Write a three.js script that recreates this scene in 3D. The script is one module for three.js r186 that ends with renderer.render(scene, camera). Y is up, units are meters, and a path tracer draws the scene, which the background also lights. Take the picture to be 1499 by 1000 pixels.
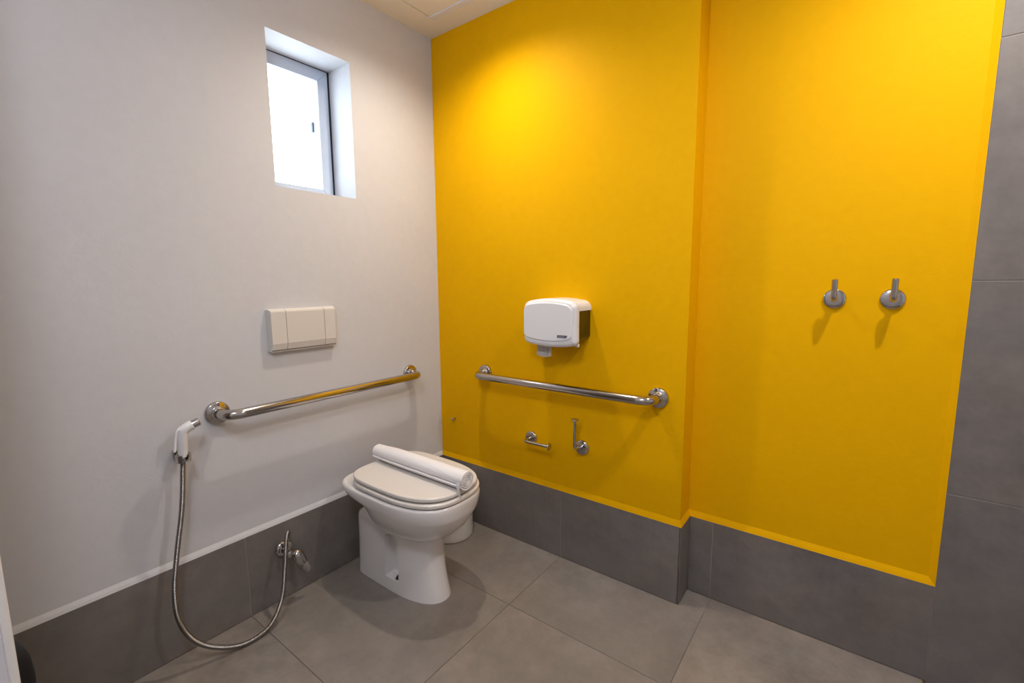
import * as THREE from 'three';
import { mergeGeometries, mergeVertices } from 'three/addons/utils/BufferGeometryUtils.js';
import { RoundedBoxGeometry } from 'three/addons/geometries/RoundedBoxGeometry.js';
import { ImprovedNoise } from 'three/addons/math/ImprovedNoise.js';
import { Brush, Evaluator, SUBTRACTION } from 'three-bvh-csg';

// ---------------------------------------------------------------- camera, sky, lights, exposure
const scene = new THREE.Scene();
const camera = new THREE.PerspectiveCamera(73.44, 1499 / 1000, 0.02, 60);
{
  const yaw = 0.9241, pitch = -0.129, roll = -0.0085;
  const f = new THREE.Vector3(Math.sin(yaw) * Math.cos(pitch), Math.sin(pitch), -Math.cos(yaw) * Math.cos(pitch));
  const r = new THREE.Vector3().crossVectors(f, new THREE.Vector3(0, 1, 0)).normalize();
  const u = new THREE.Vector3().crossVectors(r, f);
  const c = Math.cos(roll), s = Math.sin(roll);
  const r2 = r.clone().multiplyScalar(c).addScaledVector(u, s);
  const u2 = u.clone().multiplyScalar(c).addScaledVector(r, -s);
  camera.position.set(-1.6195, 1.2, 1.6837);
  camera.quaternion.setFromRotationMatrix(new THREE.Matrix4().makeBasis(r2, u2, f.clone().negate()));
}
scene.background = new THREE.Color().setRGB(0.76, 0.89, 1.0);   // overcast sky behind the window
scene.backgroundIntensity = 9;
const renderer = new THREE.WebGLRenderer();
renderer.toneMapping = THREE.LinearToneMapping;
renderer.toneMappingExposure = 1.0;
renderer.shadowMap.enabled = true;
// the two ceiling downlights: [x, z, candela, colour]; their lamps are built with the ceiling below
const DOWNLIGHTS = [
  { at: [-0.37, 0.48], power: 3.5, rgb: [1, 0.90, 0.77], cone: 1.28 },
  { at: [-0.40, 1.95], power: 4.8, rgb: [1, 0.93, 0.89], cone: 1.5 },
];
// a cool white surface lamp further back on the ceiling, behind the camera
const BACKLAMP = { at: [-1.75, 1.35], power: 2.3, rgb: [0.84, 0.885, 1] };

// ---------------------------------------------------------------- room numbers (metres)
const H = 2.335, HS = 0.305, D = 0.109, ZP = 1.2276, ZR = 1.923, T = 0.008;
const XL = -2.35, ZF = 2.9;

// ---------------------------------------------------------------- helpers
let seed = 7; const rnd = () => ((seed = (seed * 1664525 + 1013904223) >>> 0) / 4294967296);
const noise = new ImprovedNoise();
const V3 = (x, y, z) => new THREE.Vector3(x, y, z);
const taken = {};
function numbered(n) { const k = taken[n] = (taken[n] ?? -1) + 1; return k ? n + '_' + String(k).padStart(3, '0') : n; }
function mesh(name, geo, mat, parent) {
  const m = new THREE.Mesh(geo, mat); m.name = parent ? name : numbered(name);
  m.castShadow = m.receiveShadow = true; (parent || scene).add(m); return m;
}
function thing(name, label, category, at = [0, 0, 0], group) {
  const g = new THREE.Group(); g.name = numbered(name); g.position.set(...at); scene.add(g);
  g.userData = { label, category }; if (group) g.userData.group = group; return g;
}
function structure(o, label, category) { o.userData.kind = 'structure'; if (label) o.userData.label = label; if (category) o.userData.category = category; return o; }
function clean(list) {   // merge geometries of any kind: position, normal, uv only
  return mergeGeometries(list.map((g) => {
    const n = g.index ? g.toNonIndexed() : g.clone();
    for (const k of Object.keys(n.attributes)) if (!['position', 'normal', 'uv'].includes(k)) n.deleteAttribute(k);
    if (!n.attributes.uv) n.setAttribute('uv', new THREE.BufferAttribute(new Float32Array(n.attributes.position.count * 2), 2));
    if (!n.attributes.normal) n.computeVertexNormals();
    n.clearGroups(); return n;
  }));
}
function metricUV(g0, ox = 0, oy = 0) {   // uv in metres from the face's dominant axis
  const g = g0.index ? g0.toNonIndexed() : g0, p = g.attributes.position, n = g.attributes.normal, uv = new Float32Array(p.count * 2);
  for (let i = 0; i < p.count; i++) {
    const ax = Math.abs(n.getX(i)), ay = Math.abs(n.getY(i)), az = Math.abs(n.getZ(i));
    const x = p.getX(i), y = p.getY(i), z = p.getZ(i);
    const [a, b] = ay > ax && ay > az ? [x, z] : ax > az ? [z, y] : [x, y];
    uv[2 * i] = a + ox; uv[2 * i + 1] = b + oy;
  }
  g.setAttribute('uv', new THREE.BufferAttribute(uv, 2)); return g;
}
function box(x0, x1, y0, y1, z0, z1) { const g = new THREE.BoxGeometry(x1 - x0, y1 - y0, z1 - z0); g.translate((x0 + x1) / 2, (y0 + y1) / 2, (z0 + z1) / 2); return g; }
function rbox(x0, x1, y0, y1, z0, z1, r, seg = 3) { const g = new RoundedBoxGeometry(x1 - x0, y1 - y0, z1 - z0, seg, r); g.translate((x0 + x1) / 2, (y0 + y1) / 2, (z0 + z1) / 2); return g; }
function lathe(pts, seg = 40) { return new THREE.LatheGeometry(pts.map(([r, y]) => new THREE.Vector2(r, y)), seg); }
function aim(g, dir, at) {   // turn a geometry's +y to dir, then move it
  g.applyQuaternion(new THREE.Quaternion().setFromUnitVectors(V3(0, 1, 0), V3(...dir).normalize())); g.translate(...at); return g;
}
function tubeAlong(pts, r, seg = 80, rad = 20, tension) { return new THREE.TubeGeometry(new THREE.CatmullRomCurve3(pts.map((p) => V3(...p)), false, 'centripetal', tension), seg, r, rad, false); }
// a bent rod: straight runs joined by round bends of radius rb
function rod(pts, r, rb, rad = 20) {
  const P = pts.map((p) => V3(...p)), path = new THREE.CurvePath(); let from = P[0];
  for (let i = 1; i < P.length - 1; i++) {
    const a = P[i].clone().addScaledVector(P[i - 1].clone().sub(P[i]).normalize(), rb), b = P[i].clone().addScaledVector(P[i + 1].clone().sub(P[i]).normalize(), rb);
    path.add(new THREE.LineCurve3(from, a)); path.add(new THREE.QuadraticBezierCurve3(a, P[i], b)); from = b;
  }
  path.add(new THREE.LineCurve3(from, P[P.length - 1]));
  const pp = []; for (const c of path.curves) { const n = c.isLineCurve3 ? 3 : 12; for (let k = 0; k <= n; k++) { const q = c.getPoint(k / n); if (!pp.length || pp[pp.length - 1].distanceTo(q) > 1e-6) pp.push(q); } }
  class Poly extends THREE.Curve { getPoint(t) { const s = t * (pp.length - 1), i = Math.min(Math.floor(s), pp.length - 2); return pp[i].clone().lerp(pp[i + 1], s - i); } getPointAt(t) { return this.getPoint(t); } getTangentAt(t) { return this.getTangent(t, V3(0, 0, 0)); } }
  return new THREE.TubeGeometry(new Poly(), pp.length - 1, r, rad, false);
}

// ---------------------------------------------------------------- textures
function makeTexture(n, fn, srgb) {
  const d = new Uint8Array(n * n * 4);
  for (let y = 0; y < n; y++) for (let x = 0; x < n; x++) { const c = fn(x / n, y / n); const i = 4 * (y * n + x); d[i] = c[0]; d[i + 1] = c[1]; d[i + 2] = c[2]; d[i + 3] = 255; }
  const t = new THREE.DataTexture(d, n, n); t.wrapS = t.wrapT = THREE.RepeatWrapping; t.magFilter = THREE.LinearFilter; t.minFilter = THREE.LinearMipmapLinearFilter; t.generateMipmaps = true;
  if (srgb) t.colorSpace = THREE.SRGBColorSpace; t.needsUpdate = true; return t;
}
function tiled(u, v, f, z) {   // noise that repeats over 0..1
  const a = noise.noise(u * f, v * f, z), b = noise.noise((u - 1) * f, v * f, z), c = noise.noise(u * f, (v - 1) * f, z), d = noise.noise((u - 1) * f, (v - 1) * f, z);
  const w = (t) => t * t * (3 - 2 * t); const wu = w(u), wv = w(v);
  return (a * (1 - wu) + b * wu) * (1 - wv) + (c * (1 - wu) + d * wu) * wv;
}
const clamp = (v) => Math.max(0, Math.min(255, v));
const cementTex = makeTexture(512, (u, v) => {
  const big = tiled(u, v, 4, 1.3) + 0.6 * tiled(u, v, 9, 4.1), mid = tiled(u, v, 24, 7.7), streak = tiled(u, v * 1, 14, 2.2) * 0.6 + tiled(u, v, 60, 9.1);
  const k = 1 + 0.12 * big + 0.065 * mid + 0.045 * streak + 0.02 * (rnd() - 0.5);
  const warm = 1 + 0.03 * tiled(u, v, 5, 12.5);
  return [clamp(200 * k * warm), clamp(200 * k), clamp(200 * k / warm)];
}, true); cementTex.repeat.set(1.1, 1.1);
const cementBump = makeTexture(256, (u, v) => { const k = 128 + 60 * tiled(u, v, 30, 3.3) + 40 * tiled(u, v, 70, 5.5); return [clamp(k), clamp(k), clamp(k)]; }); cementBump.repeat.set(2, 2);
const plasterBump = makeTexture(512, (u, v) => { const k = 128 + 45 * tiled(u, v, 70, 1.1) + 55 * tiled(u, v, 30, 2.1) + 60 * tiled(u, v, 7, 8.1); return [clamp(k), clamp(k), clamp(k)]; }); plasterBump.repeat.set(1.6, 1.6);
const towelBump = makeTexture(256, (u, v) => { const k = 128 + 70 * (rnd() - 0.5) + 70 * tiled(u, v, 60, 3); return [clamp(k), clamp(k), clamp(k)]; }); towelBump.repeat.set(10, 10);
const paintTex = makeTexture(512, (u, v) => { const k = 1 + 0.012 * tiled(u, v, 5, 3.1) + 0.012 * tiled(u, v, 40, 6.2); return [clamp(240 * k), clamp(240 * k), clamp(240 * k)]; }, true); paintTex.repeat.set(0.8, 0.8);

// ---------------------------------------------------------------- materials
const lin = (r, g, b) => new THREE.Color().setRGB(r, g, b);
const std = (o) => new THREE.MeshStandardMaterial(o), phy = (o) => new THREE.MeshPhysicalMaterial(o);
const M = {
  white: std({ color: lin(0.68, 0.675, 0.695), roughness: 0.62, map: paintTex, bumpMap: plasterBump, bumpScale: 0.0006 }),
  yellow: phy({ color: lin(0.88, 0.455, 0.0), roughness: 0.55, specularIntensity: 0.12, map: paintTex, bumpMap: plasterBump, bumpScale: 0.0007 }),
  ceiling: std({ color: lin(0.88, 0.86, 0.80), roughness: 0.8 }),
  wallGrout: std({ color: lin(0.27, 0.24, 0.22), roughness: 0.9 }),
  trim: std({ color: lin(0.80, 0.82, 0.90), roughness: 0.35 }),
  grout: std({ color: lin(0.20, 0.17, 0.15), roughness: 0.9 }),
  ceramic: phy({ color: lin(0.74, 0.71, 0.69), roughness: 0.18, clearcoat: 0.6, clearcoatRoughness: 0.06 }),
  seatPlastic: phy({ color: lin(0.70, 0.655, 0.61), roughness: 0.22, clearcoat: 0.3, clearcoatRoughness: 0.1 }),
  platePlastic: std({ color: lin(0.66, 0.62, 0.57), roughness: 0.42 }),
  whitePlastic: phy({ color: lin(0.76, 0.75, 0.76), roughness: 0.28, clearcoat: 0.3, clearcoatRoughness: 0.15 }),
  chrome: std({ color: lin(0.52, 0.50, 0.49), metalness: 1, roughness: 0.05 }),
  steel: std({ color: lin(0.50, 0.47, 0.45), metalness: 1, roughness: 0.11 }),
  hose: std({ color: lin(0.30, 0.28, 0.265), metalness: 1, roughness: 0.28 }),
  smoke: phy({ color: lin(0.014, 0.008, 0.004), roughness: 0.15, clearcoat: 0.5 }),
  black: std({ color: lin(0.004, 0.004, 0.006), roughness: 0.45 }),
  dark: std({ color: lin(0.03, 0.03, 0.035), roughness: 0.5 }),
  gap: std({ color: lin(0.12, 0.11, 0.10), roughness: 0.8 }),
  towel: std({ color: lin(0.82, 0.80, 0.81), roughness: 0.95, bumpMap: towelBump, bumpScale: 0.0012 }),
  paper: phy({ color: lin(0.80, 0.77, 0.74), roughness: 0.95, transmission: 0.25, thickness: 0 }),
  alu: std({ color: lin(0.50, 0.56, 0.66), roughness: 0.45 }),
  rubber: std({ color: lin(0.012, 0.015, 0.025), roughness: 0.8 }),
  handleBlue: std({ color: lin(0.12, 0.16, 0.22), roughness: 0.5 }),
  glass: phy({ color: lin(1, 1, 1), roughness: 0.0, transmission: 1, thickness: 0, ior: 1.45 }),
  acrylic: phy({ color: lin(0.34, 0.31, 0.29), roughness: 0.2, metalness: 0.5 }),
  door: std({ color: lin(0.62, 0.63, 0.68), roughness: 0.45 }),
  doorEdge: std({ color: lin(0.74, 0.72, 0.70), roughness: 0.45 }),
  lampWhite: std({ color: lin(0.8, 0.8, 0.8), roughness: 0.4 }),
};
const tileSet = (tones) => tones.map((c) => phy({ color: lin(...c), roughness: 0.5, map: cementTex, bumpMap: cementBump, bumpScale: 0.0005, clearcoat: 0.08, clearcoatRoughness: 0.35 }));
const wallTones = tileSet([[0.275, 0.243, 0.224], [0.266, 0.236, 0.219], [0.284, 0.250, 0.229]]), floorTones = tileSet([[0.365, 0.318, 0.278], [0.352, 0.308, 0.272], [0.378, 0.328, 0.285]]);
let toneAt = 0; const tone = (parent) => (parent.name === 'floor' ? floorTones : wallTones)[toneAt++ % 3];
function tile(parent, x0, x1, y0, y1, z0, z1) {   // one tile: a chamfered slab with its own cut of the cement pattern
  const c = 0.0012, g = rbox(x0, x1, y0, y1, z0, z1, c, 1);
  return mesh('tile', metricUV(g, rnd() * 3, rnd() * 3), tone(parent), parent);
}

// ---------------------------------------------------------------- floor
{
  const xs = [XL, -1.578, -0.976, -0.372, D + 0.0], zs = [0, 0.717, 1.315, ZR - 0.004], j = 0.0011;
  const floor = structure(mesh('floor', metricUV(clean([box(XL - 0.2, 0.4, -0.14, -0.0025, -0.25, ZR - 0.004), box(XL - 0.2, 0.4, -0.14, -0.03, ZR - 0.004, ZF + 0.2)])), M.grout), 'grey cement-look tiled bathroom floor', 'floor');
  for (let i = 0; i < 4; i++) for (let k = 0; k < 3; k++) {
    const zA = zs[k] + (k ? j : 0), zB = zs[k + 1] - (k < 2 ? j : 0), xA = xs[i] + (i ? j : 0);
    if (i === 3 && k === 1) {   // this tile is notched around the pier
      const s = new THREE.Shape([[xA, -zA], [0, -zA], [0, -ZP], [D, -ZP], [D, -zB], [xA, -zB]].map((p) => new THREE.Vector2(...p)));
      const g = new THREE.ExtrudeGeometry(s, { depth: 0.010, bevelEnabled: true, bevelSize: 0.001, bevelThickness: 0.001, bevelOffset: -0.001, bevelSegments: 1 }); g.rotateX(-Math.PI / 2); g.translate(0, -0.011, 0);
      mesh('tile', metricUV(g, rnd() * 3, rnd() * 3), tone(floor), floor);
    } else tile(floor, xA, i < 3 ? xs[i + 1] - j : k < 1 ? 0 : D, -0.012, 0, zA, zB);
  }
  // lower shower floor past the step
  for (let i = 0; i < 4; i++) tile(floor, xs[i] + (i ? j : 0), i < 3 ? xs[i + 1] - j : D, -0.042, -0.022, ZR + 0.02, ZR + 0.62);
}
// ---------------------------------------------------------------- white wall with the window opening
const W = { x0: -0.772, x1: -0.442, y0: 1.548, y1: 2.076 };
const wallBack = (() => {
  const s = new THREE.Shape([[XL - 0.2, -0.1], [0.3, -0.1], [0.3, H + 0.16], [XL - 0.2, H + 0.16]].map((p) => new THREE.Vector2(...p)));
  s.holes.push(new THREE.Path([[W.x0, W.y0], [W.x0, W.y1], [W.x1, W.y1], [W.x1, W.y0]].map((p) => new THREE.Vector2(...p))));
  const g = new THREE.ExtrudeGeometry(s, { depth: 0.20, bevelEnabled: false }); g.translate(0, 0, -0.20 - T);
  const lip = new THREE.ExtrudeGeometry(new THREE.Shape([[0, 0], [0.012, 0.0], [0.012, 0.026], [T + 0.003, 0.026], [T * 0.35, 0.009]].map(([a, b]) => new THREE.Vector2(a, b))), { depth: -XL, bevelEnabled: false });
  // lip section: x = depth behind the tile face, y = height above the tile
  lip.rotateY(Math.PI / 2); lip.translate(XL, HS, 0);
  return structure(mesh('wall_back', clean([g, lip]), M.white), 'white painted wall with a small square window', 'wall');
})();
{
  const xs = [XL, -1.578, -0.976, -0.372, 0], j = 0.0011;
  mesh('grout', box(XL, 0, 0, HS - 0.001, -T, -0.0012), M.wallGrout, wallBack);
  for (let i = 0; i < 4; i++) tile(wallBack, xs[i] + (i ? j : 0), xs[i + 1] - (i < 3 ? j : 0), 0.0005, HS, -T, 0);
}
// ---------------------------------------------------------------- yellow wall: pier, recess and the painted edge
const wallRight = (() => {
  const P = [[T, -0.3], [T, ZP - T], [D + T, ZP - T], [D + T, ZF + 0.2], [0.35, ZF + 0.2], [0.35, -0.3]];
  const g = new THREE.ExtrudeGeometry(new THREE.Shape(P.map(([x, z]) => new THREE.Vector2(x, -z))), { depth: H + 0.26, bevelEnabled: false });
  g.rotateX(-Math.PI / 2); g.translate(0, -0.1, 0);
  // the paint lip that runs out from the plaster to the tile face
  const pos = [], quad = (a, b, c, d) => pos.push(...a, ...b, ...c, ...a, ...c, ...d), U = HS + 0.023, E2 = 0.016;
  const tl = [[0, 0], [0, ZP], [D, ZP], [D, ZR]], pl = [[T, -T], [T, ZP - T], [D + T, ZP - T], [D + T, ZR - E2]];
  const inset = (a, b, k) => [a[0] + (b[0] - a[0]) * k, a[1] + (b[1] - a[1]) * k];
  const ml = tl.map((t, i) => inset(t, pl[i], 0.35)), mu = HS + 0.009;
  for (let i = 0; i < 3; i++) {
    const p = (q, y) => [q[0], y, q[1]];
    quad(p(tl[i], HS), p(tl[i + 1], HS), p(ml[i + 1], mu), p(ml[i], mu));
    quad(p(ml[i], mu), p(ml[i + 1], mu), p(pl[i + 1], U), p(pl[i], U));
    quad(p(tl[i + 1], HS), p(tl[i], HS), p([tl[i][0] + 0.02, tl[i][1]], HS), p([tl[i + 1][0] + 0.02, tl[i + 1][1]], HS));
  }
  const p = (q, y) => [q[0], y, q[1]];
  quad(p(tl[3], HS), p(tl[3], H + 0.1), p(ml[3], H + 0.1), p(ml[3], mu));
  quad(p(ml[3], mu), p(ml[3], H + 0.1), p(pl[3], H + 0.1), p(pl[3], U));
  const lip = new THREE.BufferGeometry(); lip.setAttribute('position', new THREE.Float32BufferAttribute(pos, 3)); lip.computeVertexNormals();
  return structure(mesh('wall_right', clean([metricUV(g), metricUV(lip)]), M.yellow), 'bright yellow painted wall with a shallow pier beside the toilet', 'wall');
})();
{
  const j = 0.0011, y0 = 0.0005, q = 0.0012;
  mesh('grout', clean([box(q, T, 0, HS - 0.001, 0, ZP - T), box(D + q, D + T, 0, HS - 0.001, ZP, ZR), box(D + q, D + T, 0, H, ZR, ZF)]), M.wallGrout, wallRight);
  tile(wallRight, 0, T, y0, HS, T * 0, 0.717 - j); tile(wallRight, 0, T, y0, HS, 0.717 + j, ZP - 0.0022);
  tile(wallRight, 0.0, D, y0, HS, ZP - T, ZP);
  tile(wallRight, D, D + T, y0, HS, ZP + 0.0005, 1.311 - j); tile(wallRight, D, D + T, y0, HS, 1.311 + j, ZR - 0.0005);
  const ys = [-0.02, 0.593, 1.193, 1.797, H], zs = [ZR, ZR + 0.6, ZF];
  for (let i = 0; i < 4; i++) for (let k = 0; k < 2; k++) tile(wallRight, D, D + T, ys[i] + (i ? j : 0), ys[i + 1] - (i < 3 ? j : 0), zs[k] + 0.0006, zs[k + 1] - j);
}
// ---------------------------------------------------------------- the walls behind the camera
structure(mesh('wall_left', metricUV(box(XL - 0.15, XL, -0.1, H + 0.16, -0.2, ZF + 0.2)), M.white), 'white wall closing the room behind the camera', 'wall');
structure(mesh('wall_front', metricUV(box(XL - 0.15, 0.3, -0.1, H + 0.16, ZF, ZF + 0.15)), M.white), 'white wall opposite the window', 'wall');
// ---------------------------------------------------------------- ceiling: dropped border round a raised field
{
  const x1 = -0.124, z0 = 0.122;   // border along the two walls, then a joint and a trim strip, then the field
  const c = structure(mesh('ceiling', metricUV(clean([box(XL - 0.1, 0.3, H + 0.008, H + 0.15, -0.1, ZF + 0.1), box(XL - 0.1, 0.3, H, H + 0.008, -0.1, z0), box(x1 + 0.030, 0.3, H, H + 0.008, z0, ZF + 0.1), box(XL - 0.1, x1, H, H + 0.008, z0 + 0.004, ZF + 0.1)])), M.ceiling), 'white ceiling with a plain border round its field', 'ceiling');
  mesh('trim_strip', box(x1 + 0.0005, x1 + 0.0295, H - 0.004, H + 0.008, z0 + 0.0005, ZF), M.trim, c);
}
DOWNLIGHTS.forEach(({ at: [x, z], power, rgb, cone }, i) => {
  const y = H;
  const t = thing('ceiling_downlight', i ? 'round ceiling downlight over the towel hooks' : 'round ceiling downlight over the toilet', 'light', [x, y, z]);
  mesh('ring', lathe([[0.034, -0.001], [0.036, -0.006], [0.046, -0.006], [0.05, -0.003], [0.05, 0], [0.034, 0], [0.034, -0.001]]), M.lampWhite, t);
  const e = new THREE.MeshStandardMaterial({ color: lin(0.9, 0.9, 0.9), emissive: lin(...rgb), emissiveIntensity: 12 });
  const lens = new THREE.CylinderGeometry(0.034, 0.034, 0.002, 32); lens.translate(0, -0.002, 0); mesh('lamp_lens', lens, e, t);
  const l = new THREE.SpotLight(lin(...rgb), power, 0, cone, 1, 2); l.position.set(0, -0.012, 0); l.target.position.set(0, -1, 0);
  l.castShadow = true; l.shadow.radius = 1.1; l.shadow.mapSize.set(2048, 2048); t.add(l, l.target); l.name = 'lamp_light'; l.target.name = 'lamp_target';
});
{
  const { at: [x, z], power, rgb } = BACKLAMP, y = H;
  const t = thing('ceiling_lamp', 'round opal surface lamp on the ceiling away from the toilet', 'light', [x, y, z]);
  mesh('base', lathe([[0, -0.001], [0.10, -0.001], [0.10, -0.02], [0.095, -0.022], [0, -0.022]]), M.lampWhite, t);
  mesh('lamp_diffuser', lathe([[0.094, -0.022], [0.092, -0.034], [0.07, -0.045], [0, -0.05]]), new THREE.MeshStandardMaterial({ color: lin(0.9, 0.9, 0.9), emissive: lin(...rgb), emissiveIntensity: 8 }), t);
  const l = new THREE.PointLight(lin(...rgb), power, 0, 2); l.position.set(0, -0.14, 0); l.castShadow = true; l.shadow.radius = 6; l.name = 'lamp_light'; t.add(l);
}
// ---------------------------------------------------------------- window
{
  const g = new THREE.Group(); g.name = 'window_1'; scene.add(g); structure(g, 'small aluminium window in a deep white reveal', 'window');
  const z0 = -0.20, z1 = -0.155, w = 0.046, gp = 0.010, X0 = W.x0 + 0.001, X1 = W.x1 - gp, Y0 = W.y0 + 0.001, Y1 = W.y1 - 0.004;
  mesh('seal', clean([box(X1, W.x1, Y0, W.y1, z0, z1 - 0.003), box(X0, X1, Y1, W.y1, z0, z1 - 0.003)]), M.rubber, g);
  const bar = (pts) => { const s = new THREE.Shape(pts.map((p) => new THREE.Vector2(...p))); const q = new THREE.ExtrudeGeometry(s, { depth: z1 - z0 - 0.004, bevelEnabled: true, bevelSize: 0.0012, bevelThickness: 0.002, bevelOffset: -0.0012, bevelSegments: 1 }); q.translate(0, 0, z0 + 0.002); return q; };
  mesh('frame_bar', bar([[X0, Y1], [X0 + w, Y1 - w], [X1 - w, Y1 - w], [X1, Y1]]), M.alu, g);
  mesh('frame_bar', bar([[X0, Y0], [X1, Y0], [X1 - w, Y0 + w], [X0 + w, Y0 + w]]), M.alu, g);
  mesh('frame_bar', bar([[X1, Y0], [X1, Y1], [X1 - w, Y1 - w], [X1 - w, Y0 + w]]), M.alu, g);
  mesh('frame_bar', bar([[X0, Y0], [X0 + w, Y0 + w], [X0 + w, Y1 - w], [X0, Y1]]), M.alu, g);
  mesh('pane', box(X0 + w - 0.004, X1 - w + 0.004, Y0 + w - 0.004, Y1 - w + 0.004, -0.182, -0.178), M.glass, g);
  mesh('latch', rbox(-0.527, -0.516, 1.820, 1.862, -0.1785, -0.160, 0.005), M.handleBlue, g);
}
// ---------------------------------------------------------------- door leaf standing open at the left
{
  const d = new THREE.Group(); d.name = 'door_1'; scene.add(d); structure(d, 'white door leaf standing open, only its edge in view', 'door');
  mesh('leaf', rbox(-2.33, -1.5785, 0.012, 2.11, 0.517, 0.55, 0.002, 1), M.door, d);
  mesh('edge_strip', rbox(-1.579, -1.566, 0.012, 2.11, 0.516, 0.551, 0.003, 2), M.doorEdge, d);
}

// ================================================================ the toilet
// outline of one level: widest at zc, front and back halves with their own length and squareness
function ring(y, zc, front, back, hw, nf, nb, N = 72) {
  const out = [];
  for (let i = 0; i < N; i++) {
    const t = (i / N) * 2 * Math.PI, c = Math.cos(t), s = Math.sin(t), n = s >= 0 ? nf : nb;
    out.push([hw * Math.sign(c) * Math.abs(c) ** (2 / n), y, zc + (s >= 0 ? front : -back) * Math.abs(s) ** (2 / n)]);
  }
  return out;
}
function loft(rings) {
  const N = rings[0].length, pos = [], idx = [], uv = [];
  rings.forEach((r) => r.forEach((p) => { pos.push(...p); uv.push(p[0] + p[2], p[1]); }));
  for (let k = 0; k + 1 < rings.length; k++) for (let i = 0; i < N; i++) { const a = k * N + i, b = k * N + (i + 1) % N, c = a + N, d = b + N; idx.push(a, c, b, b, c, d); }
  for (const [r, up] of [[rings[0], false], [rings[rings.length - 1], true]]) {
    const o = pos.length / 3, m = r.reduce((q, p) => [q[0] + p[0] / N, p[1], q[2] + p[2] / N], [0, 0, 0]);
    r.forEach((p) => { pos.push(...p); uv.push(p[0], p[2]); }); pos.push(...m); uv.push(m[0], m[2]);
    for (let i = 0; i < N; i++) { const j = (i + 1) % N; up ? idx.push(o + j, o + i, o + N) : idx.push(o + i, o + j, o + N); }
  }
  const g = new THREE.BufferGeometry(); g.setAttribute('position', new THREE.Float32BufferAttribute(pos, 3)); g.setAttribute('uv', new THREE.Float32BufferAttribute(uv, 2)); g.setIndex(idx); g.computeVertexNormals(); return g;
}
function slab(y0, y1, r, zc, front, back, hw, nf, nb) {   // a flat piece with rounded edges
  const L = [], n = 5, at = (y, k) => L.push(ring(y, zc, front - k, back - k, hw - k, nf, nb));
  for (let i = 0; i <= n; i++) { const a = (i / n) * Math.PI / 2; at(y0 + r - r * Math.cos(a), r - r * Math.sin(a)); }
  for (let i = 0; i <= n; i++) { const a = (i / n) * Math.PI / 2; at(y1 - r + r * Math.sin(a), r - r * Math.cos(a)); }
  return loft(L);
}
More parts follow.
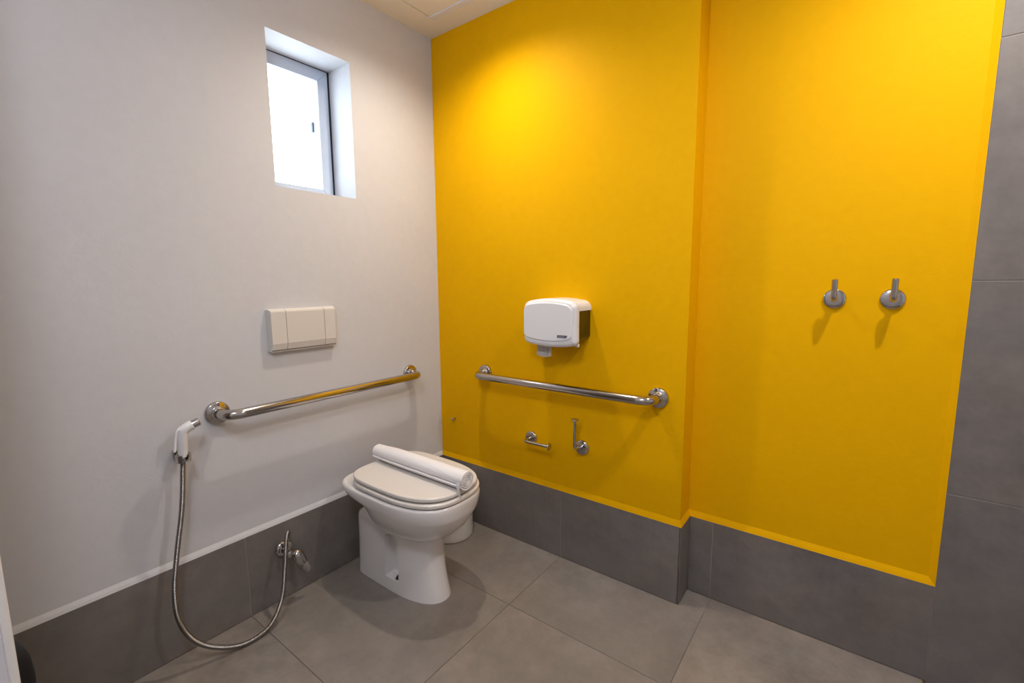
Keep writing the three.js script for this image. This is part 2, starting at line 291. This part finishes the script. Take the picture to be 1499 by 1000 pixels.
{
  const t = thing('toilet', 'white ceramic floor-standing toilet with its lid closed', 'toilet', [-0.493, 0, 0]);
  // foot: a column rounded at the front with a square block behind
  const foot = loft([
    [0, 0.290, 0.218, 0.222, 0.0935], [0.008, 0.290, 0.217, 0.222, 0.093], [0.05, 0.290, 0.204, 0.222, 0.0905], [0.11, 0.290, 0.192, 0.222, 0.088], [0.18, 0.290, 0.186, 0.221, 0.0875], [0.245, 0.290, 0.186, 0.220, 0.0875],
    [0.262, 0.290, 0.184, 0.214, 0.084], [0.30, 0.300, 0.160, 0.180, 0.060], [0.34, 0.30, 0.13, 0.15, 0.05],
  ].map(([y, zc, f, b, w]) => ring(y, zc, f, b, w, 2.3, 9)));
  const arch = new THREE.Shape(); arch.moveTo(0.262, 0.052); arch.lineTo(0.338, 0.052); arch.lineTo(0.338, 0.195); arch.absarc(0.300, 0.195, 0.038, 0, Math.PI, false); arch.lineTo(0.262, 0.052);
  const ev = new Evaluator(); ev.useGroups = false; ev.attributes = ['position', 'normal', 'uv'];
  let cut = new Brush(foot); cut.updateMatrixWorld();
  for (const s of [-1, 1]) {
    const g = new THREE.ExtrudeGeometry(arch, { depth: 0.06, bevelEnabled: true, bevelSize: 0.006, bevelThickness: 0.012, bevelOffset: -0.004, bevelSegments: 4, curveSegments: 20 });
    g.rotateY(-Math.PI / 2);            // shape x -> z, extrusion -> -x
    g.translate(s < 0 ? -0.058 : 0.118, 0, 0);
    const b = new Brush(g); b.updateMatrixWorld(); cut = ev.evaluate(cut, b, SUBTRACTION); cut.updateMatrixWorld();
  }
  const bowlRows = [   // y, zc, front, back, half width, nf, nb
    [0.240, 0.322, 0.155, 0.15, 0.083, 2.2, 2.3], [0.248, 0.323, 0.172, 0.158, 0.096, 2.2, 2.3], [0.262, 0.326, 0.196, 0.166, 0.114, 2.25, 2.3], [0.282, 0.331, 0.218, 0.174, 0.132, 2.3, 2.3],
    [0.308, 0.337, 0.238, 0.181, 0.150, 2.4, 2.3], [0.340, 0.342, 0.255, 0.187, 0.165, 2.5, 2.35], [0.366, 0.344, 0.266, 0.196, 0.174, 2.6, 2.5], [0.376, 0.344, 0.269, 0.210, 0.177, 2.65, 2.8], [0.384, 0.344, 0.2705, 0.236, 0.180, 2.65, 3.7], [0.394, 0.344, 0.272, 0.260, 0.182, 2.7, 4.6],
    [0.408, 0.344, 0.274, 0.270, 0.184, 2.7, 5], [0.421, 0.344, 0.2745, 0.273, 0.1845, 2.7, 5], [0.427, 0.344, 0.272, 0.271, 0.182, 2.7, 5], [0.430, 0.344, 0.267, 0.266, 0.177, 2.7, 5]];
  const bowl = loft(bowlRows.map((a) => ring(...a)));
  mesh('body', clean([cut.geometry, bowl]), M.ceramic, t);
  mesh('seat', slab(0.4335, 0.4505, 0.006, 0.350, 0.268, 0.205, 0.178, 2.75, 4.4), M.seatPlastic, t);
  mesh('bumper', slab(0.4295, 0.4340, 0.001, 0.350, 0.258, 0.195, 0.168, 2.75, 4.4), M.gap, t);
  mesh('lid', slab(0.4545, 0.4715, 0.006, 0.348, 0.262, 0.212, 0.172, 2.75, 4.4), M.seatPlastic, t);
  mesh('bumper', slab(0.4500, 0.4550, 0.001, 0.348, 0.250, 0.198, 0.160, 2.75, 4.4), M.gap, t);
  for (const s of [-1, 1]) {
    const b = clean([new THREE.CylinderGeometry(0.0085, 0.0085, 0.006, 6).translate(0, 0.003, 0), new THREE.ConeGeometry(0.006, 0.012, 12).translate(0, 0.012, 0)]);
    b.translate(s * 0.075, 0.0505, 0.319); mesh('bolt', b, M.dark, t);
  }
}
// ---------------------------------------------------------------- rolled towel on the lid
{
  const R = 0.0355, turns = 4.4, th = 0.0056, pitch = 0.0073, out = [], inn = [], n = 150;
  for (let i = 0; i <= n; i++) {
    const a = (i / n) * turns * 2 * Math.PI, r = R - pitch * (a / (2 * Math.PI)), q = Math.PI * 1.12 + a;   // the tail starts at the lower left
    const wob = 1 + 0.02 * Math.sin(3 * q);
    out.push(new THREE.Vector2(Math.cos(q) * r * wob * 1.03, Math.sin(q) * r * wob)); inn.push(new THREE.Vector2(Math.cos(q) * (r - th) * wob * 1.03, Math.sin(q) * (r - th) * wob));
  }
  const s = new THREE.Shape([...out, ...inn.reverse()]);
  const L = 0.505, g = new THREE.ExtrudeGeometry(s, { depth: L, steps: 30, bevelEnabled: false });
  const p = g.attributes.position;
  for (let i = 0; i < p.count; i++) {
    const x = p.getX(i), y = p.getY(i), z = p.getZ(i), k = 1 + 0.035 * noise.noise(z * 9, 3.1, 0.5) - 0.10 * Math.max(0, 0.12 - z) / 0.12;
    const e = 0.004 * noise.noise(x * 60, y * 60, 4.2) * (z > L / 2 ? 1 : -1) * (Math.abs(z - L / 2) > L / 2 - 0.001 ? 1 : 0);
    p.setXYZ(i, x * k, y * k - (1 - k) * R * 0.6, z + e);
  }
  g.computeVertexNormals();
  // loose corner of the cloth that hangs over the lid at the front
  const F = (u, v) => V3(-0.0365 - 0.004 * Math.sin(v * 3), 0.002 - v * 0.056, L - 0.002 - (1 - u) * 0.0165 * (1 - 0.8 * v) + 0.004 * v);
  const cg = new THREE.PlaneGeometry(1, 1, 8, 8), cp = cg.attributes.position, back = cg.clone(), bp = back.attributes.position;
  for (let i = 0; i < cp.count; i++) { const q = F(cp.getX(i) + 0.5, 0.5 - cp.getY(i)); cp.setXYZ(i, q.x, q.y, q.z); bp.setXYZ(i, q.x + 0.004, q.y, q.z); }
  cg.computeVertexNormals(); back.computeVertexNormals();
  const t = thing('rolled_towel', 'white towel rolled up and laid along the toilet lid', 'towel', [-0.490, 0.4715 + 0.0364, 0.122]);
  mesh('roll', clean([g]), M.towel, t);
  mesh('loose_corner', clean([cg, back]), M.towel, t);
}
// ---------------------------------------------------------------- flush plate on the white wall
{
  const t = thing('flush_plate', 'off-white plastic flush plate on the white wall above the grab bar', 'flush plate', [-0.7125, 0.955, -T]);
  const h = 0.155, zf = 0.021 + T, seg = [[-0.1275, -0.0715], [-0.0700, 0.0785], [0.0800, 0.1275]];
  const prof = new THREE.Shape([[0, 0.002], [0.021, 0.000], [zf - 0.0008, 0.0275], [zf, 0.030], [zf, h - 0.010], [zf - 0.002, h - 0.005], [0.012, h], [0, h]].map(([a, b]) => new THREE.Vector2(a, b)));
  seg.forEach(([a, b], i) => {
    const w = b - a, g = new THREE.ExtrudeGeometry(prof, { depth: w - 0.002, bevelEnabled: true, bevelSize: 0.001, bevelThickness: 0.001, bevelOffset: -0.001, bevelSegments: 2 });
    g.rotateY(-Math.PI / 2); g.translate(b - 0.001, 0, 0);   // depth -> +z ... profile x becomes z
    const p = g.attributes.position;     // end caps lean in towards the front
    for (let k = 0; k < p.count; k++) { const x = p.getX(k), f = Math.max(0, p.getZ(k)) / zf; if (i === 0 && x < a + 0.005) p.setX(k, x + 0.005 * f - 0.003); if (i === 2 && x > b - 0.005) p.setX(k, x - 0.005 * f + 0.003); }
    g.computeVertexNormals();
    mesh(i === 1 ? 'flush_button' : 'side_cover', g, M.platePlastic, t);
  });
  mesh('back_plate', box(-0.126, 0.126, 0.004, h - 0.004, 0, zf - 0.006), M.gap, t);
}
// ---------------------------------------------------------------- grab bars
function grabBar(label, at, turn, span) {   // built along local x, standing off in local +z
  const t = thing('grab_bar', label, 'grab bar', at); t.rotation.y = turn;
  const off = 0.072 + T, r = 0.0172;
  mesh('tube', rod([[0, 0, 0.004], [0, 0, off], [span, 0, off], [span, 0, 0.004]], r, 0.052, 28), M.steel, t);
  for (const x of [0, span]) mesh('flange', aim(lathe([[0.0172, 0.022], [0.019, 0.021], [0.021, 0.016], [0.0235, 0.013], [0.034, 0.0115], [0.0375, 0.008], [0.0385, 0.003], [0.0385, 0]], 48), [0, 0, 1], [x, 0, 0]), M.steel, t);
  return t;
}
grabBar('stainless steel grab bar on the white wall', [-1.025, 0.774, -T], 0, 0.830);
grabBar('stainless steel grab bar on the yellow wall', [T, 0.776, 0.297], -Math.PI / 2, 0.828);

// local frame for things on the yellow walls: x runs along +z of the room, z runs out from the wall
function onYellow(name, label, category, y, z, recess, group) { const t = thing(name, label, category, [T + (recess ? D : 0), y, z], group); t.rotation.y = -Math.PI / 2; return t; }
const rosette = (r, h = 0.008) => aim(lathe([[0, h], [r * 0.55, h], [r * 0.85, h * 0.85], [r * 0.97, h * 0.55], [r, h * 0.2], [r, 0]], 44), [0, 0, 1], [0, 0, 0]);
// ---------------------------------------------------------------- toilet paper holders
{
  const a = onYellow('paper_holder', 'chrome toilet paper holder with its arm lying level', 'paper holder', 0.511, 0.561, false);
  mesh('rosette', rosette(0.030, 0.012), M.chrome, a);
  mesh('arm', rod([[0, 0, 0.004], [0, 0, 0.058], [0.128, 0, 0.058]], 0.0068, 0.016, 16), M.chrome, a);
  mesh('end_cap', aim(lathe([[0, 0.006], [0.012, 0.006], [0.0165, 0.004], [0.0165, 0], [0, 0]]), [1, 0, 0], [0.126, 0, 0.058]), M.chrome, a);
  const b = onYellow('paper_holder', 'chrome spare paper roll holder with its arm standing upright', 'paper holder', 0.519, 0.815, false);
  mesh('rosette', rosette(0.032, 0.012), M.chrome, b);
  mesh('arm', rod([[0, 0, 0.004], [-0.004, 0.012, 0.058], [-0.004, 0.132, 0.058]], 0.0068, 0.016, 16), M.chrome, b);
  mesh('end_cap', aim(lathe([[0, 0.006], [0.012, 0.006], [0.0165, 0.004], [0.0165, 0], [0, 0]]), [0, 1, 0], [-0.004, 0.130, 0.058]), M.chrome, b);
}
// ---------------------------------------------------------------- small bolt by the corner
{
  const t = onYellow('wall_bolt', 'tiny chrome bolt sticking out of the yellow wall by the corner', 'bolt', 0.516, 0.090, false);
  mesh('shank', aim(new THREE.CylinderGeometry(0.0045, 0.0045, 0.022, 16), [0, 0, 1], [0, 0, 0.011]), M.chrome, t);
  mesh('head', aim(lathe([[0, 0.006], [0.005, 0.0055], [0.0085, 0.003], [0.0085, 0], [0, 0]], 24), [0, 0, 1], [0, 0, 0.020]), M.chrome, t);
}
// ---------------------------------------------------------------- towel hooks
[[1.1405, 1.6245, 'chrome towel hook on the yellow recess, the one closer to the pier'], [1.1415, 1.7635, 'chrome towel hook on the yellow recess, the one closer to the grey tiles']].forEach(([y, z, label]) => {
  const t = onYellow('towel_hook', label, 'hook', y, z, true, 'chrome towel hooks');
  mesh('rosette', rosette(0.0305, 0.010), M.chrome, t);
  mesh('prong', rod([[0, 0, 0.004], [0, 0.001, 0.044 + T], [0, 0.058, 0.050 + T]], 0.0082, 0.010, 20), M.chrome, t);
  mesh('prong_tip', aim(lathe([[0, 0.003], [0.006, 0.0025], [0.0082, 0.0005], [0.0082, 0]], 20), [0, 1, 0.1], [0, 0.058, 0.050 + T]), M.chrome, t);
});
// ---------------------------------------------------------------- paper towel dispenser
{
  const t = onYellow('paper_dispenser', 'white wall paper dispenser with dark smoked sides and paper hanging out', 'dispenser', 1.035, 0.727, false);
  const w = 0.121, top = 0.088, bot = -0.080, dep = 0.118 + T;
  const outline = (k, sag, rise, b0, t0) => {   // rounded box with arched top and bowed bottom, inset by k
    const s = new THREE.Shape(), a = w - k, r = 0.030, T1 = t0 - k, B1 = b0 + k;
    s.moveTo(-a, B1 + r); s.lineTo(-a, T1 - r); s.quadraticCurveTo(-a, T1 - 0.003, -a + r, T1 + rise * 0.25);
    s.quadraticCurveTo(0, T1 + rise * 1.35, a - r, T1 + rise * 0.25); s.quadraticCurveTo(a, T1 - 0.003, a, T1 - r);
    s.lineTo(a, B1 + r * 0.7); s.quadraticCurveTo(a, B1 + 0.002, a - r, B1 - sag * 0.2); s.quadraticCurveTo(0, B1 - sag * 1.4, -a + r, B1 - sag * 0.2); s.quadraticCurveTo(-a, B1 + 0.002, -a, B1 + r * 0.7); s.lineTo(-a, B1 + r);
    return s;
  };
  const ex = (s, d, bs, z) => { const g = new THREE.ExtrudeGeometry(s, { depth: d, bevelEnabled: bs > 0, bevelSize: bs, bevelThickness: bs, bevelOffset: -bs, bevelSegments: 5, curveSegments: 20 }); g.translate(0, 0, z + bs); return g; };
  mesh('case', ex(outline(0.004, 0.010, 0.004, bot + 0.012, top - 0.014), 0.085, 0.002, 0), M.smoke, t);
  // cover: front shell, and a hood over the top that reaches the wall
  const hood = new THREE.Shape(); hood.moveTo(-w, top - 0.034); hood.quadraticCurveTo(-w, top - 0.002, -w + 0.03, top + 0.004); hood.quadraticCurveTo(0, top + 0.022, w - 0.03, top + 0.004); hood.quadraticCurveTo(w, top - 0.002, w, top - 0.034);
  hood.quadraticCurveTo(w - 0.008, top - 0.012, w - 0.034, top - 0.008); hood.quadraticCurveTo(0, top + 0.008, -w + 0.034, top - 0.008); hood.quadraticCurveTo(-w + 0.008, top - 0.012, -w, top - 0.034);
  mesh('cover', clean([ex(outline(0, 0.012, 0.016, bot, top), 0.006, 0.018, dep - 0.042), ex(hood, dep - 0.03, 0, 0.0)]), M.whitePlastic, t);
  mesh('front_panel', ex(outline(0.009, 0.013, 0.013, bot + 0.012, top - 0.004), 0.001, 0.007, dep - 0.0115).translate(-0.005, 0.002, 0), M.whitePlastic, t);
  mesh('lip', rbox(0.098, 0.112, bot - 0.006, bot + 0.008, dep - 0.05, dep - 0.035, 0.003), M.whitePlastic, t);
  // name badge: dark slanted plate with a pale worn mark too small to read
  const bs = new THREE.Shape([[0.043, -0.048], [0.083, -0.048], [0.088, -0.038], [0.043, -0.038]].map((p) => new THREE.Vector2(...p)));
  const badge = mesh('badge', ex(bs, 0.0012, 0, dep + 0.0035), std({ color: lin(0.10, 0.10, 0.13), roughness: 0.5 }), t);
  mesh('badge_mark', box(0.048, 0.076, -0.0447, -0.0418, dep + 0.0045, dep + 0.0052), std({ color: lin(0.24, 0.24, 0.28), roughness: 0.6 }), badge);
  // paper end: a pleated sheet
  const sh = new THREE.Shape(), a = [], b = [], n = 36;
  for (let i = 0; i <= n; i++) { const x = -0.088 + 0.066 * i / n, y = 0.0045 * Math.sin(i * 1.15) + 0.002 * Math.sin(i * 2.9); a.push(new THREE.Vector2(x, y)); b.push(new THREE.Vector2(x, y + 0.0009)); }
  [...a, ...b.reverse()].forEach((p, i) => (i ? sh.lineTo(p.x, p.y) : sh.moveTo(p.x, p.y)));
  const pg = new THREE.ExtrudeGeometry(sh, { depth: 0.062, steps: 8, bevelEnabled: false }), pp = pg.attributes.position;
  for (let i = 0; i < pp.count; i++) { const d = pp.getZ(i), x = pp.getX(i), y = pp.getY(i); pp.setXYZ(i, x, bot + 0.005 - d * (0.94 + 0.10 * Math.sin((x + 0.088) * 46)), 0.062 + T + y * (0.6 + d * 8)); }
  pg.computeVertexNormals(); mesh('paper_sheet', pg, M.paper, t);
}
// ---------------------------------------------------------------- hand bidet spray, hose and valve
const HOSE = [[-1.149, 0.676, 0.052], [-1.153, 0.64, 0.052], [-1.166, 0.521, 0.054], [-1.197, 0.358, 0.060], [-1.2135, 0.260, 0.070], [-1.2130, 0.173, 0.085], [-1.183, 0.094, 0.100], [-1.126, 0.039, 0.115], [-1.052, 0.0105, 0.131],
  [-0.975, 0.022, 0.132], [-0.924, 0.081, 0.120], [-0.893, 0.186, 0.100], [-0.877, 0.250, 0.084], [-0.866, 0.282, 0.073], [-0.855, 0.290, 0.060], [-0.8495, 0.277, 0.050], [-0.8485, 0.258, 0.047], [-0.8485, 0.2455, 0.046]];
{
  const t = thing('bidet_spray', 'white hand bidet spray in a chrome wall clip with a ribbed metal hose', 'bidet spray', [-1.150, 0.7, -T]);
  const o = [1.150, -0.7, T], tr = (g) => g.translate(...o);
  // handle: tapered grip that bends over to the head
  const gp = [[-1.149, 0.674, 0.052], [-1.149, 0.700, 0.053], [-1.148, 0.735, 0.056], [-1.144, 0.756, 0.058], [-1.131, 0.766, 0.060], [-1.120, 0.770, 0.061]];
  const grip = tubeAlong(gp, 0.0135, 40, 24), q = grip.attributes.position, curve = new THREE.CatmullRomCurve3(gp.map((p) => V3(...p)), false, 'centripetal');
  for (let i = 0; i <= 40; i++) { const c = curve.getPointAt(i / 40), k = 0.86 + 0.28 * Math.sin(Math.min(1, i / 26) * Math.PI / 2); for (let j = 0; j <= 24; j++) { const n = i * 25 + j; q.setXYZ(n, c.x + (q.getX(n) - c.x) * k, c.y + (q.getY(n) - c.y) * k, c.z + (q.getZ(n) - c.z) * k); } }
  grip.computeVertexNormals();
  mesh('handle', tr(clean([grip, aim(lathe([[0, 0.014], [0.006, 0.0132], [0.0125, 0.008], [0.0135, 0], [0.0135, -0.01]], 24), [-0.35, 0.94, 0.1], [-1.146, 0.757, 0.058])])), M.whitePlastic, t);
  const dir = [0.93, 0.33, 0.12];
  mesh('spray_head', tr(aim(lathe([[0, 0.0], [0.0118, 0.0], [0.0130, 0.003], [0.0130, 0.028], [0.0118, 0.031], [0.009, 0.0315], [0.009, 0.029], [0, 0.029]], 28), dir, [-1.130, 0.7665, 0.060])), M.chrome, t);
  mesh('trigger', tr(clean([rod([[-1.149, 0.770, 0.060], [-1.163, 0.758, 0.060], [-1.1725, 0.700, 0.062]], 0.0042, 0.008, 10), aim(new THREE.SphereGeometry(0.0042, 10, 8), [0, 1, 0], [-1.1725, 0.700, 0.062])])), M.whitePlastic, t);
  // wall clip: back plate and an open ring
  const clip = new THREE.Shape(); clip.absarc(0, 0, 0.0195, -1.1, Math.PI + 1.1, false); clip.absarc(0, 0, 0.0150, Math.PI + 1.1, -1.1, true);
  const cg = new THREE.ExtrudeGeometry(clip, { depth: 0.022, bevelEnabled: true, bevelSize: 0.0008, bevelThickness: 0.0008, bevelSegments: 2, curveSegments: 24 }); cg.rotateX(-Math.PI / 2); cg.translate(-1.149, 0.659, 0.052);
  mesh('wall_clip', tr(clean([cg, rbox(-1.161, -1.137, 0.655, 0.685, -T, 0.006, 0.003), rbox(-1.155, -1.143, 0.661, 0.679, 0.0, 0.036, 0.002)])), M.chrome, t);
  mesh('hose_nut', tr(lathe([[0.0075, 0], [0.0105, 0.001], [0.0115, 0.006], [0.0115, 0.014], [0.0105, 0.018]], 12).translate(-1.1495, 0.657, 0.052)), M.chrome, t);
  // ribbed hose
  const c = new THREE.CatmullRomCurve3(HOSE.map((p) => V3(...p)), false, 'centripetal'); c.arcLengthDivisions = 800; const len = c.getLength(), ribs = Math.round(len / 0.0046), seg = ribs * 4;
  const hg = new THREE.TubeGeometry(c, seg, 0.0072, 12, false), hp = hg.attributes.position;
  for (let i = 0; i <= seg; i++) { const p = c.getPointAt(i / seg), k = 1 + 0.13 * Math.cos((i / 4) * 2 * Math.PI); for (let j = 0; j <= 12; j++) { const n = i * 13 + j; hp.setXYZ(n, p.x + (hp.getX(n) - p.x) * k, p.y + (hp.getY(n) - p.y) * k, p.z + (hp.getZ(n) - p.z) * k); } }
  hg.computeVertexNormals(); mesh('hose', tr(hg), M.hose, t);
}
{
  const t = thing('angle_valve', 'chrome angle valve with a lever handle low on the grey tiles', 'valve', [-0.8505, 0.201, 0]);
  mesh('rosette', aim(lathe([[0.012, 0.014], [0.02, 0.012], [0.026, 0.008], [0.029, 0.003], [0.029, 0]], 40), [0, 0, 1], [0, 0, 0]), M.chrome, t);
  mesh('valve_body', clean([aim(lathe([[0, 0.066], [0.011, 0.064], [0.0125, 0.060], [0.0125, 0.032], [0.0105, 0.030], [0.0105, 0]], 28), [0, 0, 1], [0, 0, 0]), aim(lathe([[0.0095, 0], [0.0095, 0.022], [0.0115, 0.023], [0.0115, 0.036], [0.009, 0.038], [0, 0.038]], 20), [0.05, 1, 0], [0.001, 0.006, 0.046]),
    aim(lathe([[0.009, 0], [0.009, 0.018], [0.0125, 0.02], [0.0125, 0.026], [0, 0.028]], 20), [0.8, -0.35, 0.3], [0.004, -0.003, 0.05])]), M.chrome, t);
  const dir = [0.40, -0.91, 0.10];
  const head = lathe([[0, -0.014], [0.009, -0.012], [0.0155, -0.004], [0.0175, 0.006], [0.0165, 0.022], [0.0145, 0.036], [0.0125, 0.040], [0, 0.041]], 32);
  head.scale(1.25, 1.2, 1.25); mesh('lever_base', aim(head, dir, [0.022, -0.010, 0.060]), M.chrome, t);
  const tip = lathe([[0, 0], [0.012, 0], [0.0125, 0.018], [0.0115, 0.036], [0.008, 0.046], [0, 0.049]], 24); tip.scale(1.25, 1.05, 0.85);
  mesh('lever_tip', aim(tip, dir, [0.022 + 0.40 * 0.046, -0.010 - 0.91 * 0.046, 0.060 + 0.10 * 0.046]), M.acrylic, t);
}
// ---------------------------------------------------------------- bins
{
  const t = thing('waste_bin', 'white round waste bin standing behind the toilet by the yellow wall', 'bin', [-0.140, 0, 0.188]);
  mesh('bucket', lathe([[0, 0], [0.100, 0], [0.104, 0.004], [0.105, 0.02], [0.106, 0.245], [0.104, 0.25], [0, 0.25]], 48), M.seatPlastic, t);
  mesh('lid', lathe([[0.108, 0.246], [0.109, 0.252], [0.107, 0.262], [0.085, 0.276], [0, 0.284]], 48), M.seatPlastic, t);
  const b = thing('waste_bin', 'black round waste bin with a domed lid behind the open door', 'bin', [-1.648, 0, 0.20]);
  mesh('bucket', lathe([[0, 0], [0.112, 0], [0.116, 0.006], [0.121, 0.285], [0.119, 0.29], [0, 0.29]], 48), M.black, b);
  mesh('lid', lathe([[0.122, 0.286], [0.1225, 0.30], [0.119, 0.345], [0.106, 0.39], [0.08, 0.43], [0.045, 0.452], [0, 0.46]], 48), M.black, b);
}
renderer.render(scene, camera);
